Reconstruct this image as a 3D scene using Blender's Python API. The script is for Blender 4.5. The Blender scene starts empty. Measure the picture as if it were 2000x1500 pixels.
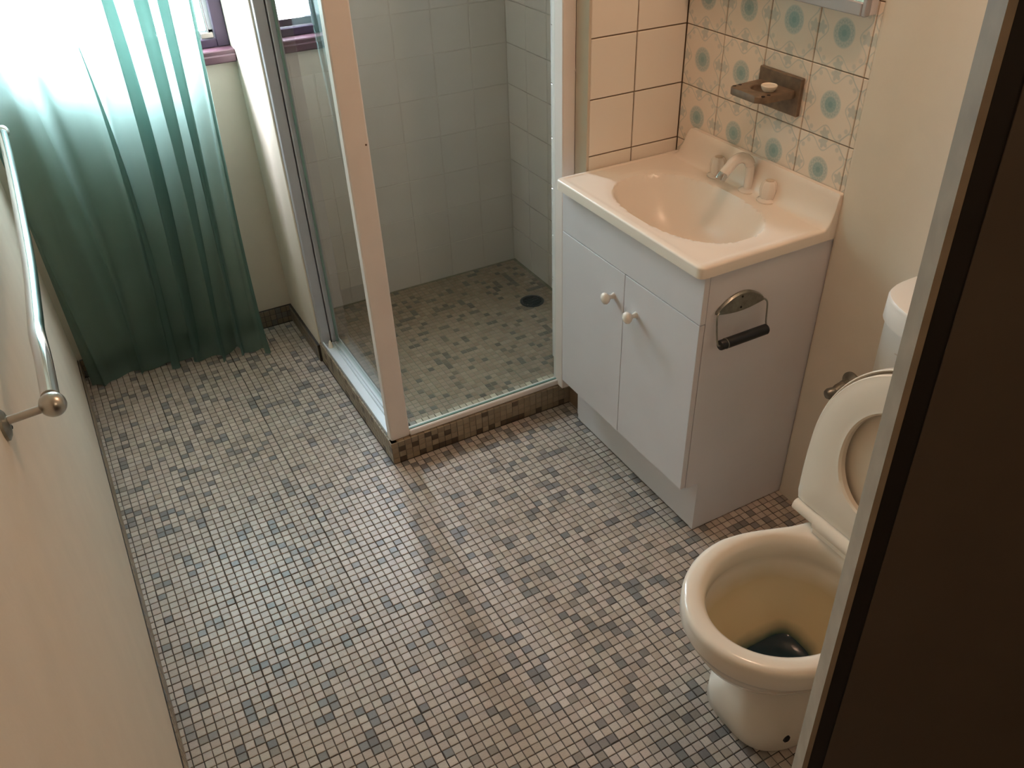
import bpy, math, random
from mathutils import Vector, Matrix
random.seed(7)
C = bpy.context.scene.collection
pi, sin, cos = math.pi, math.sin, math.cos
# ------------------------------------------------------------------ camera
CP = Vector((0.19827, -2.00619, 1.72443))
CR = Vector((0.86792541, -0.49630959, -0.01955178))
CU = Vector((0.32084967, 0.53017018, 0.7848408))
CF = Vector((0.37915824, 0.68745645, -0.61938894))
FPX, PX, PY = 1639.56, 1041.43, 847.14
cd = bpy.data.cameras.new('camera'); cam = bpy.data.objects.new('camera', cd); C.objects.link(cam)
cam.matrix_world = Matrix(((CR.x, CU.x, -CF.x, CP.x), (CR.y, CU.y, -CF.y, CP.y), (CR.z, CU.z, -CF.z, CP.z), (0, 0, 0, 1)))
cd.sensor_width = 36; cd.lens = FPX / 2000 * 36
cd.shift_x = -(PX - 1000) / 2000; cd.shift_y = (PY - 750) / 2000
cd.clip_start = 0.02
bpy.context.scene.camera = cam
def project(p):
    d = Vector(p) - CP; z = d.dot(CF)
    return PX + FPX * d.dot(CR) / z, PY - FPX * d.dot(CU) / z, z
# ------------------------------------------------------------------ view, sky, lamps
vs = bpy.context.scene.view_settings
vs.view_transform = 'Standard'; vs.look = 'None'; vs.gamma = 1; vs.use_curve_mapping = False
vs.exposure = -0.95
SKY = 145.0
LAMP_W = 23.0
world = bpy.data.worlds.new('overcast_sky'); bpy.context.scene.world = world
world.use_nodes = True; wn = world.node_tree.nodes; wl = world.node_tree.links; wn.clear()
tc = wn.new('ShaderNodeTexCoord'); sx = wn.new('ShaderNodeSeparateXYZ'); rp = wn.new('ShaderNodeValToRGB')
bg = wn.new('ShaderNodeBackground'); wo = wn.new('ShaderNodeOutputWorld')
wl.new(tc.outputs['Generated'], sx.inputs[0]); wl.new(sx.outputs['Z'], rp.inputs[0])
rp.color_ramp.elements[0].position = 0.0; rp.color_ramp.elements[0].color = (.20, .23, .25, 1)
rp.color_ramp.elements[1].position = 0.06; rp.color_ramp.elements[1].color = (.86, .87, 1.0, 1)
wl.new(rp.outputs[0], bg.inputs[0]); bg.inputs[1].default_value = SKY; wl.new(bg.outputs[0], wo.inputs[0])
LAMP = (1.42, -0.95, 2.22)
ld = bpy.data.lights.new('bulb_light', 'POINT'); ld.energy = LAMP_W; ld.color = (1.0, .63, .44); ld.shadow_soft_size = .035
lo = bpy.data.objects.new('bulb_light', ld); C.objects.link(lo); lo.location = LAMP
hd = bpy.data.lights.new('hall_fill', 'POINT'); hd.energy = 20.0; hd.color = (1.0, .74, .50); hd.shadow_soft_size = .06  # added fill without a known source, brightens the dark door face
ho = bpy.data.objects.new('hall_fill', hd); C.objects.link(ho); ho.location = (1.5, -3.05, 2.1)
for nm, xa, xb in (('sky_portal', .08, .797), ('sky_portal', .87, 1.13)):
    pd = bpy.data.lights.new(nm, 'AREA'); pd.shape = 'RECTANGLE'; pd.size = xb - xa; pd.size_y = .97; pd.cycles.is_portal = True
    po = bpy.data.objects.new(nm, pd); C.objects.link(po); po.location = ((xa + xb) / 2, 1.2, 1.515)
    po.rotation_euler = (-pi / 2, 0, 0)

# ------------------------------------------------------------------ materials
def lin(c):
    return tuple(((v / 255) / 12.92 if v / 255 <= .04045 else ((v / 255 + .055) / 1.055) ** 2.4) for v in c) + (1,)
class NT:
    def __init__(s, m): s.t = m.node_tree; s.n = s.t.nodes; s.l = s.t.links
    def new(s, t, **k):
        n = s.n.new(t)
        for a, b in k.items(): setattr(n, a, b)
        return n
    def val(s, sock, v):
        if hasattr(v, 'is_output') or isinstance(v, bpy.types.NodeSocket): s.l.new(v, sock)
        else: sock.default_value = v
    def m(s, op, a, b=0.0, c=0.0, clamp=False):
        n = s.new('ShaderNodeMath', operation=op); n.use_clamp = clamp
        s.val(n.inputs[0], a); s.val(n.inputs[1], b); s.val(n.inputs[2], c); return n.outputs[0]
    def mix(s, f, a, b):
        n = s.new('ShaderNodeMix', data_type='RGBA'); s.val(n.inputs[0], f); s.val(n.inputs[6], a); s.val(n.inputs[7], b); return n.outputs[2]
    def noise(s, scale, detail=3, coord=None):
        n = s.new('ShaderNodeTexNoise'); n.inputs['Scale'].default_value = scale; n.inputs['Detail'].default_value = detail
        if coord is not None: s.l.new(coord, n.inputs['Vector'])
        return n.outputs['Fac']
    def ramp(s, f, a, b):
        n = s.new('ShaderNodeMapRange'); s.val(n.inputs[0], f); n.inputs[1].default_value = a; n.inputs[2].default_value = b; return n.outputs[0]
MATS = {}
def mat(name, rgb, rough=.5, metal=0, spec=.5, var=.06, nscale=9, bump=0, bscale=120, coat=0):
    m = bpy.data.materials.new(name); m.use_nodes = True; t = NT(m); b = t.n['Principled BSDF']
    co = t.new('ShaderNodeTexCoord').outputs['Object']
    c = lin(rgb); f = t.ramp(t.noise(nscale, 4, co), .3, .7)
    d = tuple(v * (1 - var) for v in c[:3]) + (1,); e = tuple(min(1, v * (1 + var)) for v in c[:3]) + (1,)
    t.l.new(t.mix(f, d, e), b.inputs['Base Color'])
    b.inputs['Roughness'].default_value = rough; b.inputs['Metallic'].default_value = metal
    b.inputs['Specular IOR Level'].default_value = spec; b.inputs['Coat Weight'].default_value = coat
    if bump:
        bn = t.new('ShaderNodeBump'); bn.inputs['Strength'].default_value = bump; bn.inputs['Distance'].default_value = .002
        t.l.new(t.noise(bscale, 3, co), bn.inputs['Height']); t.l.new(bn.outputs[0], b.inputs['Normal'])
    MATS[name] = m; return m
wall_m = mat('cream_plaster', (224, 213, 196), .6, var=.03, bump=.25, bscale=60)
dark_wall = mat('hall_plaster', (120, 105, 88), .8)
ceil_m = mat('ceiling_paint', (235, 228, 212), .8, var=.02)
grout = mat('dark_grout', (58, 52, 46), .85, var=.2, nscale=30)
grout_sh = mat('shower_grout', (140, 138, 118), .8, var=.2, nscale=30)
grout_w = mat('wall_grout', (128, 108, 88), .8, var=.2)
grout_s = mat('pale_grout', (214, 208, 202), .8, var=.08)
tile_w = mat('white_glazed_tile', (236, 226, 212), .16, var=.02, nscale=3)
tile_s = mat('shower_glazed_tile', (222, 217, 212), .2, var=.03, nscale=3)
alu = mat('white_aluminium', (232, 222, 214), .32, var=.03)
alu_g = mat('grey_aluminium', (176, 176, 180), .35, var=.04, metal=.15)
track_m = mat('track_aluminium', (225, 232, 235), .25, var=.04, metal=.2)
lam = mat('white_laminate', (222, 218, 220), .42, var=.015, bump=.08, bscale=500)
lam_e = mat('laminate_edge', (205, 190, 170), .5, var=.03)
poly = mat('cream_polymarble', (242, 230, 216), .27, var=.02, nscale=4)
knob_m = mat('ivory_ceramic_knob', (240, 228, 214), .2, var=.02)
plast = mat('ivory_plastic', (232, 220, 202), .25, var=.02)
cist_m = mat('white_cistern_plastic', (228, 224, 216), .28, var=.02)
chrome = mat('chrome', (205, 205, 205), .12, metal=1, var=.03)
steel = mat('brushed_steel', (185, 182, 175), .28, metal=1, var=.06)
oldmetal = mat('aged_metal', (146, 146, 138), .36, metal=.85, var=.22, nscale=60)
rubber = mat('black_roller', (16, 20, 24), .4, var=.2)
wood = mat('brown_stained_ceramic', (112, 93, 74), .45, var=.3, nscale=45)
sill_m = mat('red_brown_sill_paint', (84, 60, 68), .3, var=.12)
frame_m = mat('dark_window_paint', (58, 44, 66), .4, var=.15)
door_f = mat('dark_brown_door_face', (88, 76, 64), .5, var=.06)
door_b = mat('black_brown_door', (34, 27, 22), .5, var=.1)
door_e = mat('beige_door_edge', (150, 134, 114), .6, var=.12, nscale=25)
drain_m = mat('dark_drain', (40, 52, 50), .35, metal=.4, var=.2)
dark_m = mat('dark_gap', (30, 28, 26), .9)
screw_m = mat('screw_head', (110, 84, 66), .4, metal=.6)

def mosaic_mat():
    m = bpy.data.materials.new('mosaic_tile'); m.use_nodes = True; t = NT(m); b = t.n['Principled BSDF']
    a = t.new('ShaderNodeAttribute'); a.attribute_name = 'tint'
    co = t.new('ShaderNodeTexCoord').outputs['Object']
    f = t.ramp(t.noise(260, 3, co), .25, .75)
    mul = t.new('ShaderNodeMix', data_type='RGBA', blend_type='MULTIPLY'); mul.inputs[0].default_value = 1
    t.l.new(a.outputs['Color'], mul.inputs[6]); t.l.new(t.mix(f, (.86, .86, .86, 1), (1.06, 1.05, 1.04, 1)), mul.inputs[7])
    t.l.new(mul.outputs[2], b.inputs['Base Color']); b.inputs['Roughness'].default_value = .36
    return m
mosaic_m = mosaic_mat()

def blue_tile_mat():
    m = bpy.data.materials.new('blue_medallion_tile'); m.use_nodes = True; t = NT(m); b = t.n['Principled BSDF']
    co = t.new('ShaderNodeTexCoord').outputs['Object']; s = t.new('ShaderNodeSeparateXYZ'); t.l.new(co, s.inputs[0])
    y, z = s.outputs['Y'], s.outputs['Z']
    r = t.m('SQRT', t.m('ADD', t.m('MULTIPLY', y, y), t.m('MULTIPLY', z, z)))
    ang = t.m('ARCTAN2', z, y)
    def less(a, v, soft=.0015):
        n = t.new('ShaderNodeMapRange'); t.val(n.inputs[0], a); n.inputs[1].default_value = v - soft; n.inputs[2].default_value = v + soft
        n.inputs[3].default_value = 1; n.inputs[4].default_value = 0; return n.outputs[0]
    base = lin((236, 223, 207)); halo = lin((198, 203, 194)); teal = lin((156, 180, 178)); line = lin((190, 194, 186))
    col = t.mix(less(r, .0305, .002), base, halo)
    pet = t.m('ADD', .0235, t.m('MULTIPLY', .0024, t.m('COSINE', t.m('MULTIPLY', ang, 16))))
    ring = t.m('MULTIPLY', less(t.m('ABSOLUTE', t.m('SUBTRACT', r, pet)), .0016, .0008), .6)
    col = t.mix(ring, col, lin((164, 182, 178)))
    col = t.mix(t.m('MULTIPLY', less(r, .0175, .002), .9), col, teal)
    spoke = t.m('MULTIPLY', less(t.m('SINE', t.m('MULTIPLY', ang, 12)), -.3, .2), t.m('MULTIPLY', less(r, .016), .35))
    col = t.mix(spoke, col, lin((142, 170, 172)))
    col = t.mix(less(r, .007), col, lin((140, 168, 168)))
    ay, az = t.m('ABSOLUTE', y), t.m('ABSOLUTE', z)
    for a, bb in ((y, az), (z, ay)):
        w = t.m('SUBTRACT', .0595, t.m('MULTIPLY', .0125, t.m('COSINE', t.m('MULTIPLY', a, 2 * pi / .076))))
        l = less(t.m('ABSOLUTE', t.m('SUBTRACT', bb, w)), .0018, .0012)
        col = t.mix(t.m('MULTIPLY', l, .62), col, line)
        h = .076
        dy = t.m('SUBTRACT', bb, h - .010)
        d2 = t.m('SQRT', t.m('ADD', t.m('MULTIPLY', a, a), t.m('MULTIPLY', dy, dy)))
        fl = t.m('ADD', .0125, t.m('MULTIPLY', .003, t.m('COSINE', t.m('MULTIPLY', t.m('ARCTAN2', dy, a), 5))))
        n = t.new('ShaderNodeMapRange'); t.val(n.inputs[0], t.m('SUBTRACT', d2, fl)); n.inputs[1].default_value = -.002; n.inputs[2].default_value = .002
        n.inputs[3].default_value = .62; n.inputs[4].default_value = 0
        col = t.mix(n.outputs[0], col, lin((182, 190, 184)))
        d3 = t.m('ABSOLUTE', t.m('SUBTRACT', t.m('ABSOLUTE', a), .045))
        dz = t.m('SUBTRACT', bb, .060)
        d4 = t.m('SQRT', t.m('ADD', t.m('MULTIPLY', d3, d3), t.m('MULTIPLY', dz, dz)))
        col = t.mix(t.m('MULTIPLY', less(d4, .0055), .5), col, line)
    t.l.new(col, b.inputs['Base Color']); b.inputs['Roughness'].default_value = .14
    return m
blue_m = blue_tile_mat()

def bowl_mat():
    m = bpy.data.materials.new('toilet_ceramic'); m.use_nodes = True; t = NT(m); b = t.n['Principled BSDF']
    co = t.new('ShaderNodeTexCoord').outputs['Object']; s = t.new('ShaderNodeSeparateXYZ'); t.l.new(co, s.inputs[0])
    at = t.new('ShaderNodeAttribute'); at.attribute_name = 'stain'
    f = t.m('MULTIPLY', at.outputs['Fac'], t.ramp(t.m('ADD', s.outputs['Z'], t.m('MULTIPLY', t.noise(8, 3, co), .03)), .335, .30))
    col = t.mix(f, lin((232, 222, 206)), lin((198, 180, 144)))
    g = t.m('MULTIPLY', at.outputs['Fac'], t.ramp(t.m('ADD', s.outputs['Z'], t.m('MULTIPLY', t.noise(14, 3, co), .02)), .212, .18))
    col = t.mix(g, col, lin((60, 92, 84)))
    t.l.new(col, b.inputs['Base Color']); b.inputs['Roughness'].default_value = .17; b.inputs['Coat Weight'].default_value = .15
    return m
bowl_m = bowl_mat()

def glass_mat(name, tint, refl=1.0):
    m = bpy.data.materials.new(name); m.use_nodes = True; t = NT(m); t.n.clear()
    o = t.new('ShaderNodeOutputMaterial'); mx = t.new('ShaderNodeMixShader'); tr = t.new('ShaderNodeBsdfTransparent'); gl = t.new('ShaderNodeBsdfGlossy')
    fr = t.new('ShaderNodeFresnel'); fr.inputs['IOR'].default_value = 1.35
    tr.inputs[0].default_value = tint; gl.inputs['Roughness'].default_value = .02
    ge = t.new('ShaderNodeNewGeometry')
    t.l.new(t.m('MULTIPLY', t.m('MULTIPLY', fr.outputs[0], refl), t.m('SUBTRACT', 1.0, ge.outputs['Backfacing'])), mx.inputs[0]); t.l.new(tr.outputs[0], mx.inputs[1]); t.l.new(gl.outputs[0], mx.inputs[2]); t.l.new(mx.outputs[0], o.inputs[0])
    return m
glass_m = glass_mat('shower_glass', (.91, .95, .935, 1)); pane_m = glass_mat('window_glass', (.96, .98, .98, 1), .6)
edge_m = mat('glass_edge', (104, 136, 124), .3)
def curtain_mat():
    m = bpy.data.materials.new('sheer_green_voile'); m.use_nodes = True; t = NT(m); t.n.clear()
    o = t.new('ShaderNodeOutputMaterial'); tr = t.new('ShaderNodeBsdfTransparent'); tl = t.new('ShaderNodeBsdfTranslucent'); df = t.new('ShaderNodeBsdfDiffuse')
    co = t.new('ShaderNodeTexCoord').outputs['Object']
    tr.inputs[0].default_value = (.80, .92, .89, 1)
    c = t.mix(t.noise(6, 3, co), lin((112, 140, 133)), lin((130, 158, 150)))
    t.l.new(c, tl.inputs[0]); t.l.new(c, df.inputs[0])
    a = t.new('ShaderNodeMixShader'); a.inputs[0].default_value = .35; t.l.new(tl.outputs[0], a.inputs[1]); t.l.new(df.outputs[0], a.inputs[2])
    b = t.new('ShaderNodeMixShader'); t.l.new(t.m('ADD', .76, t.m('MULTIPLY', t.noise(900, 2, co), .1)), b.inputs[0])
    t.l.new(tr.outputs[0], b.inputs[1]); t.l.new(a.outputs[0], b.inputs[2]); t.l.new(b.outputs[0], o.inputs[0])
    return m
curtain_m = curtain_mat()
water_m = bpy.data.materials.new('blue_toilet_water'); water_m.use_nodes = True
wb = water_m.node_tree.nodes['Principled BSDF']; wb.inputs['Base Color'].default_value = (.004, .022, .038, 1); wb.inputs['Roughness'].default_value = .04
mirror_m = mat('mirror_glass', (235, 235, 230), .02, metal=1, var=.0)
crys = mat('frosted_acrylic', (236, 226, 214), .15, var=.02, coat=.5)

# ------------------------------------------------------------------ mesh helpers
class MB:
    def __init__(s): s.v = []; s.f = []; s.c = []
    def add(s, vs, fs, col=None):
        n = len(s.v); s.v += [tuple(v) for v in vs]; s.f += [tuple(i + n for i in f) for f in fs]
        s.c += [col] * len(vs); return s
    def box(s, x0, x1, y0, y1, z0, z1, b=0.0, col=None):
        if b <= 0:
            return s.add([(x, y, z) for x in (x0, x1) for y in (y0, y1) for z in (z0, z1)],
                         [(0, 1, 3, 2), (4, 6, 7, 5), (0, 4, 5, 1), (2, 3, 7, 6), (0, 2, 6, 4), (1, 5, 7, 3)], col)
        vs = []; idx = {}
        lo, hi = (x0, y0, z0), (x1, y1, z1)
        for cx in (0, 1):
            for cy in (0, 1):
                for cz in (0, 1):
                    for ax in range(3):
                        p = []
                        for k, c in enumerate((cx, cy, cz)):
                            e = (lo[k], hi[k])[c]
                            if k != ax: e += (b, -b)[c]
                            p.append(e)
                        idx[(cx, cy, cz, ax)] = len(vs); vs.append(p)
        fs = []
        def q(*k): fs.append(tuple(idx[i] for i in k))
        for c in (0, 1):
            o = ((0, 0), (1, 0), (1, 1), (0, 1)); o = o if c else o[::-1]
            q(*[(c, a, bb, 0) for a, bb in o]); q(*[(bb, c, a, 1) for a, bb in o]); q(*[(a, bb, c, 2) for a, bb in o])
        for a in (0, 1):
            for bb in (0, 1):
                f = [(0, a, bb, 1), (1, a, bb, 1), (1, a, bb, 2), (0, a, bb, 2)]; q(*(f if (a ^ bb) else f[::-1]))
                f = [(bb, 0, a, 2), (bb, 1, a, 2), (bb, 1, a, 0), (bb, 0, a, 0)]; q(*(f if (a ^ bb) else f[::-1]))
                f = [(a, bb, 0, 0), (a, bb, 1, 0), (a, bb, 1, 1), (a, bb, 0, 1)]; q(*(f if (a ^ bb) else f[::-1]))
        for cx in (0, 1):
            for cy in (0, 1):
                for cz in (0, 1):
                    f = [(cx, cy, cz, 0), (cx, cy, cz, 1), (cx, cy, cz, 2)]; q(*(f if (cx + cy + cz) % 2 else f[::-1]))
        return s.add(vs, fs, col)
    def tube(s, pts, r, n=14, cap=True):
        pts = [Vector(p) for p in pts]; rs = r if isinstance(r, (list, tuple)) else [r] * len(pts)
        prev = None; vs = []
        for i, p in enumerate(pts):
            d = (pts[min(i + 1, len(pts) - 1)] - pts[max(i - 1, 0)]).normalized()
            if prev is None: u = d.orthogonal().normalized()
            else: u = (prev - d * prev.dot(d)).normalized()
            prev = u; w = d.cross(u)
            vs += [p + (u * cos(2 * pi * k / n) + w * sin(2 * pi * k / n)) * rs[i] for k in range(n)]
        fs = [(i * n + k, i * n + (k + 1) % n, (i + 1) * n + (k + 1) % n, (i + 1) * n + k) for i in range(len(pts) - 1) for k in range(n)]
        if cap: fs += [tuple(range(n))[::-1], tuple((len(pts) - 1) * n + k for k in range(n))]
        return s.add(vs, fs)
    def lathe(s, o, axis, prof, n=28):
        o = Vector(o); a = Vector(axis).normalized(); pts = [o + a * h for h, r in prof]
        u = a.orthogonal().normalized(); w = a.cross(u); vs = []
        for (h, r) in prof: vs += [o + a * h + (u * cos(2 * pi * k / n) + w * sin(2 * pi * k / n)) * max(r, 1e-5) for k in range(n)]
        m = len(prof)
        fs = [(i * n + k, i * n + (k + 1) % n, (i + 1) * n + (k + 1) % n, (i + 1) * n + k) for i in range(m - 1) for k in range(n)]
        fs += [tuple(range(n))[::-1], tuple((m - 1) * n + k for k in range(n))]
        return s.add(vs, fs)
    def loft(s, rings, closed=True, cap0=False, cap1=False):
        n = len(rings[0]); vs = [p for r in rings for p in r]; kk = n if closed else n - 1
        fs = [(i * n + k, i * n + (k + 1) % n, (i + 1) * n + (k + 1) % n, (i + 1) * n + k) for i in range(len(rings) - 1) for k in range(kk)]
        if cap0: fs.append(tuple(range(n))[::-1])
        if cap1: fs.append(tuple((len(rings) - 1) * n + k for k in range(n)))
        return s.add(vs, fs)
def build(name, mb, material, parent=None, smooth=False, origin=None):
    """links the collected shapes as ONE mesh object; a child's mesh is kept relative to its thing's base"""
    o0 = Vector((0, 0, 0))
    if parent is not None:
        r = parent
        while r is not None: o0 = o0 + r.location; r = r.parent
    if origin is not None: off = Vector(origin)
    else: off = o0
    me = bpy.data.meshes.new(name)
    me.from_pydata([tuple(Vector(v) - off) for v in mb.v], [], mb.f)
    me.materials.append(material)
    if any(c is not None for c in mb.c):
        at = me.color_attributes.new('tint', 'FLOAT_COLOR', 'POINT')
        buf = []
        for c in mb.c: buf += list(c if c else (1, 1, 1, 1))
        at.data.foreach_set('color', buf)
    if smooth:
        me.polygons.foreach_set('use_smooth', [True] * len(me.polygons))
        try: me.set_sharp_from_angle(angle=math.radians(smooth if smooth > 1 else 40))
        except Exception: pass
    me.update()
    o = bpy.data.objects.new(name, me); C.objects.link(o)
    if parent is not None: o.parent = parent
    o.location = off - o0
    return o
def thing(name, loc, label, cat, group=None):
    o = bpy.data.objects.new(name, None); C.objects.link(o); o.location = loc; o.empty_display_size = .05
    o['label'] = label; o['category'] = cat
    if group: o['group'] = group
    return o
def tag(o, label, cat, group=None, kind=None):
    o['label'] = label; o['category'] = cat
    if group: o['group'] = group
    if kind: o['kind'] = kind
    return o
def struct(o, label, cat): return tag(o, label, cat, kind='structure')

# ------------------------------------------------------------------ key dimensions (metres)
W = 1.7585; HX = .797; HH = .081; YB = 1.065; YV = -.7154; YW = -.085; P = .0224
CEIL = 2.4; YF = -2.12; SHX = 1.816; STX = 1.45; STY = .115
# ------------------------------------------------------------------ shell
g = 0.004   # tiles stand proud of the grout bed by this
mb = MB().box(-.02, 2.0, -3.3, YB + .12, -.12, -g * .45); floor = struct(build('floor', mb, grout), 'bathroom floor of small beige and grey mosaic tiles with dark grout', 'floor')
struct(build('ceiling', MB().box(-.12, 2.0, -3.4, YB + .14, CEIL, CEIL + .08), ceil_m), 'plain pale ceiling above the bathroom', 'ceiling')
wl_ = struct(build('wall_left', MB().box(-.12, 0, -3.3, YB + .14, -.12, CEIL), wall_m), 'cream plaster wall on the left behind the towel rail', 'wall')
mb = MB(); Y1 = YB + .14; ZS, ZT = 1.03, 2.0
mb.box(0, 2.0, YB, Y1, -.12, .995).box(0, 2.0, YB, Y1, ZT, CEIL).box(0, .08, YB, Y1, .995, ZT).box(1.13, 2.0, YB, Y1, .995, ZT).box(.797, .87, YB, Y1, .995, ZT)
wb_ = struct(build('wall_back', mb, wall_m), 'cream plaster wall under the window behind the green curtain', 'wall')
wn_ = struct(build('wall_nib', MB().box(HX, .865, .70, YB, -.005, CEIL, .003), wall_m), 'narrow cream return wall between the curtain and the shower screen', 'wall')
# right wall: plaster stands a few mm proud of the tiled part, with a rounded arris
mb = MB(); prof = [(2.0, YF), (W - .008, YF), (W - .008, YV - .012)]
for k in range(7):
    a = k / 6 * pi / 2; prof.append((W - .008 + .012 * (1 - cos(a)), YV - .012 + .012 * sin(a)))
prof += [(2.0, YV)]
mb.loft([[(x, y, -.12) for x, y in prof], [(x, y, CEIL) for x, y in prof]], True, True, True)
wr_ = struct(build('wall_right', mb, wall_m, smooth=30), 'cream plaster wall behind the toilet cistern', 'wall')
wt_ = struct(build('wall_vanity', MB().box(W + g, 2.0, YV, YW + g, -.12, CEIL), grout_w), 'tiled wall behind the washbasin with blue medallion tiles', 'wall')
ws_ = struct(build('wall_stub', MB().box(STX + .003, 2.0, YW + g, STY - g, -.12, CEIL), grout_w), 'white tiled dividing wall between washbasin and shower', 'wall')
wx_ = struct(build('wall_shower', MB().box(SHX + g, 2.0, STY - g, YB, -.12, CEIL), grout_s), 'white tiled end wall inside the shower', 'wall')
mb = MB().box(1.44, 2.0, YF, YF + .1, -.12, CEIL).box(-.12, 2.0, YF, YF + .1, 2.06, CEIL)
struct(build('wall_front', mb, wall_m), 'wall around the doorway in front of the toilet', 'wall')
mb = MB().box(-.12, 2.0, -3.4, -3.3, -.12, CEIL).box(1.8, 2.0, -3.3, YF, -.12, CEIL)
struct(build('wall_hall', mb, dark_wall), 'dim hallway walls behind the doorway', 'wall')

# wall tiles: one mesh per size, each tile an object
def tile_mesh(name, w, h, material, axis, t=.004, b=.0014):
    """glazed tile centred on its back plane; axis = outward direction"""
    mb = MB(); pw = w / 2; ph = h / 2
    r0 = [(-pw, -ph, -.002), (pw, -ph, -.002), (pw, ph, -.002), (-pw, ph, -.002)]
    r1 = [(a, c, t - b) for a, c, d in r0]
    r2 = [(a - math.copysign(b, a), c - math.copysign(b, c), t) for a, c, d in r0]
    vs = r0 + r1 + r2; fs = [(8, 9, 10, 11)]
    for k in range(4):
        j = (k + 1) % 4; fs += [(k, j, 4 + j, 4 + k), (4 + k, 4 + j, 8 + j, 8 + k)]
    if axis == '-X': f = lambda a, c, d: (-d, -a, c)
    elif axis == '-Y': f = lambda a, c, d: (a, -d, c)
    me = bpy.data.meshes.new(name); me.from_pydata([f(*v) for v in vs], [], fs); me.materials.append(material); me.update(); return me
def put(me, name, parent, loc, label=None, rot=None):
    o = bpy.data.objects.new(name, me); C.objects.link(o); o.parent = parent; o.location = loc
    if rot: o.rotation_euler = rot
    if label: o['label'] = label
    return o
rows = [.885 + .1515 * k for k in range(-5, 8)]
j = .0022
tm = tile_mesh('blue_tile', .1535 - j, .1515 - j, blue_m, '-X'); tmc = tile_mesh('cut_tile', .0135, .1515 - j, blue_m, '-X'); tmc.transform(Matrix.Translation((0, .067, 0)))
for k in range(4):
    yc = -.0860 - .0768 - .1537 * k
    for z in rows[3:]:
        put(tm, 'patterned_tile', wt_, (W + g, yc, z + .0758), rot=(0, 0, random.uniform(-.003, .003)))
for z in rows[3:]: put(tmc, 'patterned_tile', wt_, (W + g, -.7085 - .067, z + .0758))
for x0, x1 in ((STX + .004, 1.598), (1.598, W + .001)):
    tm = tile_mesh('white_tile', x1 - x0 - .0034, .1515 - .0034, tile_w, '-Y')
    for z in rows[3:]: put(tm, 'tile', ws_, ((x0 + x1) / 2, YW + g, z + .0758), rot=(0, 0, random.uniform(-.003, .003)))
# end face of the stub: tile towards the shower, painted trim towards the room
tm = tile_mesh('end_tile', .090, .1515 - j, tile_s, '-X')
for z in rows: put(tm, 'tile', ws_, (STX + .004, STY - .045 - .004, z + .0758))
build('corner_trim', MB().box(STX - .002, STX + .006, YW + .001, -.022, .10, CEIL, .0015), lam_e, ws_)
tm = tile_mesh('shower_tile', .1515 - j, .1515 - j, tile_s, '-Y', .0028, .001)
x = SHX
for c in range(7):
    x0 = max(x - .1535, .868); tmm = tm if x0 > .87 else tile_mesh('cut_shower_tile', x - x0 - j, .1515 - j, tile_s, '-Y', .0028, .001)
    for r in range(13):
        z = .0 + .1515 * r
        if z + .15 > .99 and x0 < 1.12: continue
        put(tmm, 'tile', wb_, ((x + x0) / 2, YB, z + .0758), rot=(0, 0, random.uniform(-.003, .003)))
    x = x0
    if x0 <= .87: break
build('shower_grout_bed', MB().box(.868, SHX, YB - .0015, YB, -.005, .99).box(1.14, SHX, YB - .0015, YB, .99, 2.0), grout_s, wb_)
tm = tile_mesh('shower_side_tile', .1535 - j, .1515 - j, tile_s, '-X')
for c in range(6):
    for r in range(13): put(tm, 'tile', wx_, (SHX + g, YB - .0768 - .1535 * c, .1515 * r + .0758))

# ------------------------------------------------------------------ mosaic
BEI = [(182, 169, 156), (189, 177, 165), (175, 162, 149), (186, 171, 160), (179, 167, 158), (193, 181, 170), (172, 158, 145), (184, 174, 161)]
GRY = [(128, 124, 119), (138, 132, 127), (120, 115, 112), (130, 128, 127), (140, 132, 123), (124, 123, 120)]
BRN = [(150, 135, 113), (145, 130, 108), (154, 139, 117), (142, 127, 105)]
DBR = [(86, 72, 56), (94, 80, 64), (78, 66, 54)]
def jit(c, a=.05):
    l = lin(c); k = 1 + random.uniform(-a, a); return (l[0] * k, l[1] * k, l[2] * k * (1 + random.uniform(-.02, .02)), 1)
def mosaic_piece(mb, o, ex, ey, w, h, col, t=.0018, b=.0013, sink=.0025):
    """one small tile: centre o (surface level), in-plane axes ex, ey"""
    n = ex.cross(ey); vs = []
    sg = ((-1, -1), (1, -1), (1, 1), (-1, 1))
    for a, c in sg: vs.append(o + ex * a * w / 2 + ey * c * h / 2 - n * sink)
    for a, c in sg: vs.append(o + ex * a * w / 2 + ey * c * h / 2 - n * b * .7)
    for a, c in sg: vs.append(o + ex * a * (w / 2 - b) + ey * c * (h / 2 - b))
    fs = [(8, 9, 10, 11)]
    for k in range(4):
        q = (k + 1) % 4; fs += [(k, q, 4 + q, 4 + k), (4 + k, 4 + q, 8 + q, 8 + k)]
    mb.add(vs, fs, col)
X_, Y_, Z_ = Vector((1, 0, 0)), Vector((0, 1, 0)), Vector((0, 0, 1))
def jaxes(a=.02, tilt=.006):
    r = random.uniform(-a, a); ex = Vector((cos(r), sin(r), random.uniform(-tilt, tilt))); ey = Vector((-sin(r), cos(r), random.uniform(-tilt, tilt)))
    return ex.normalized(), ey.normalized()
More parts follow.
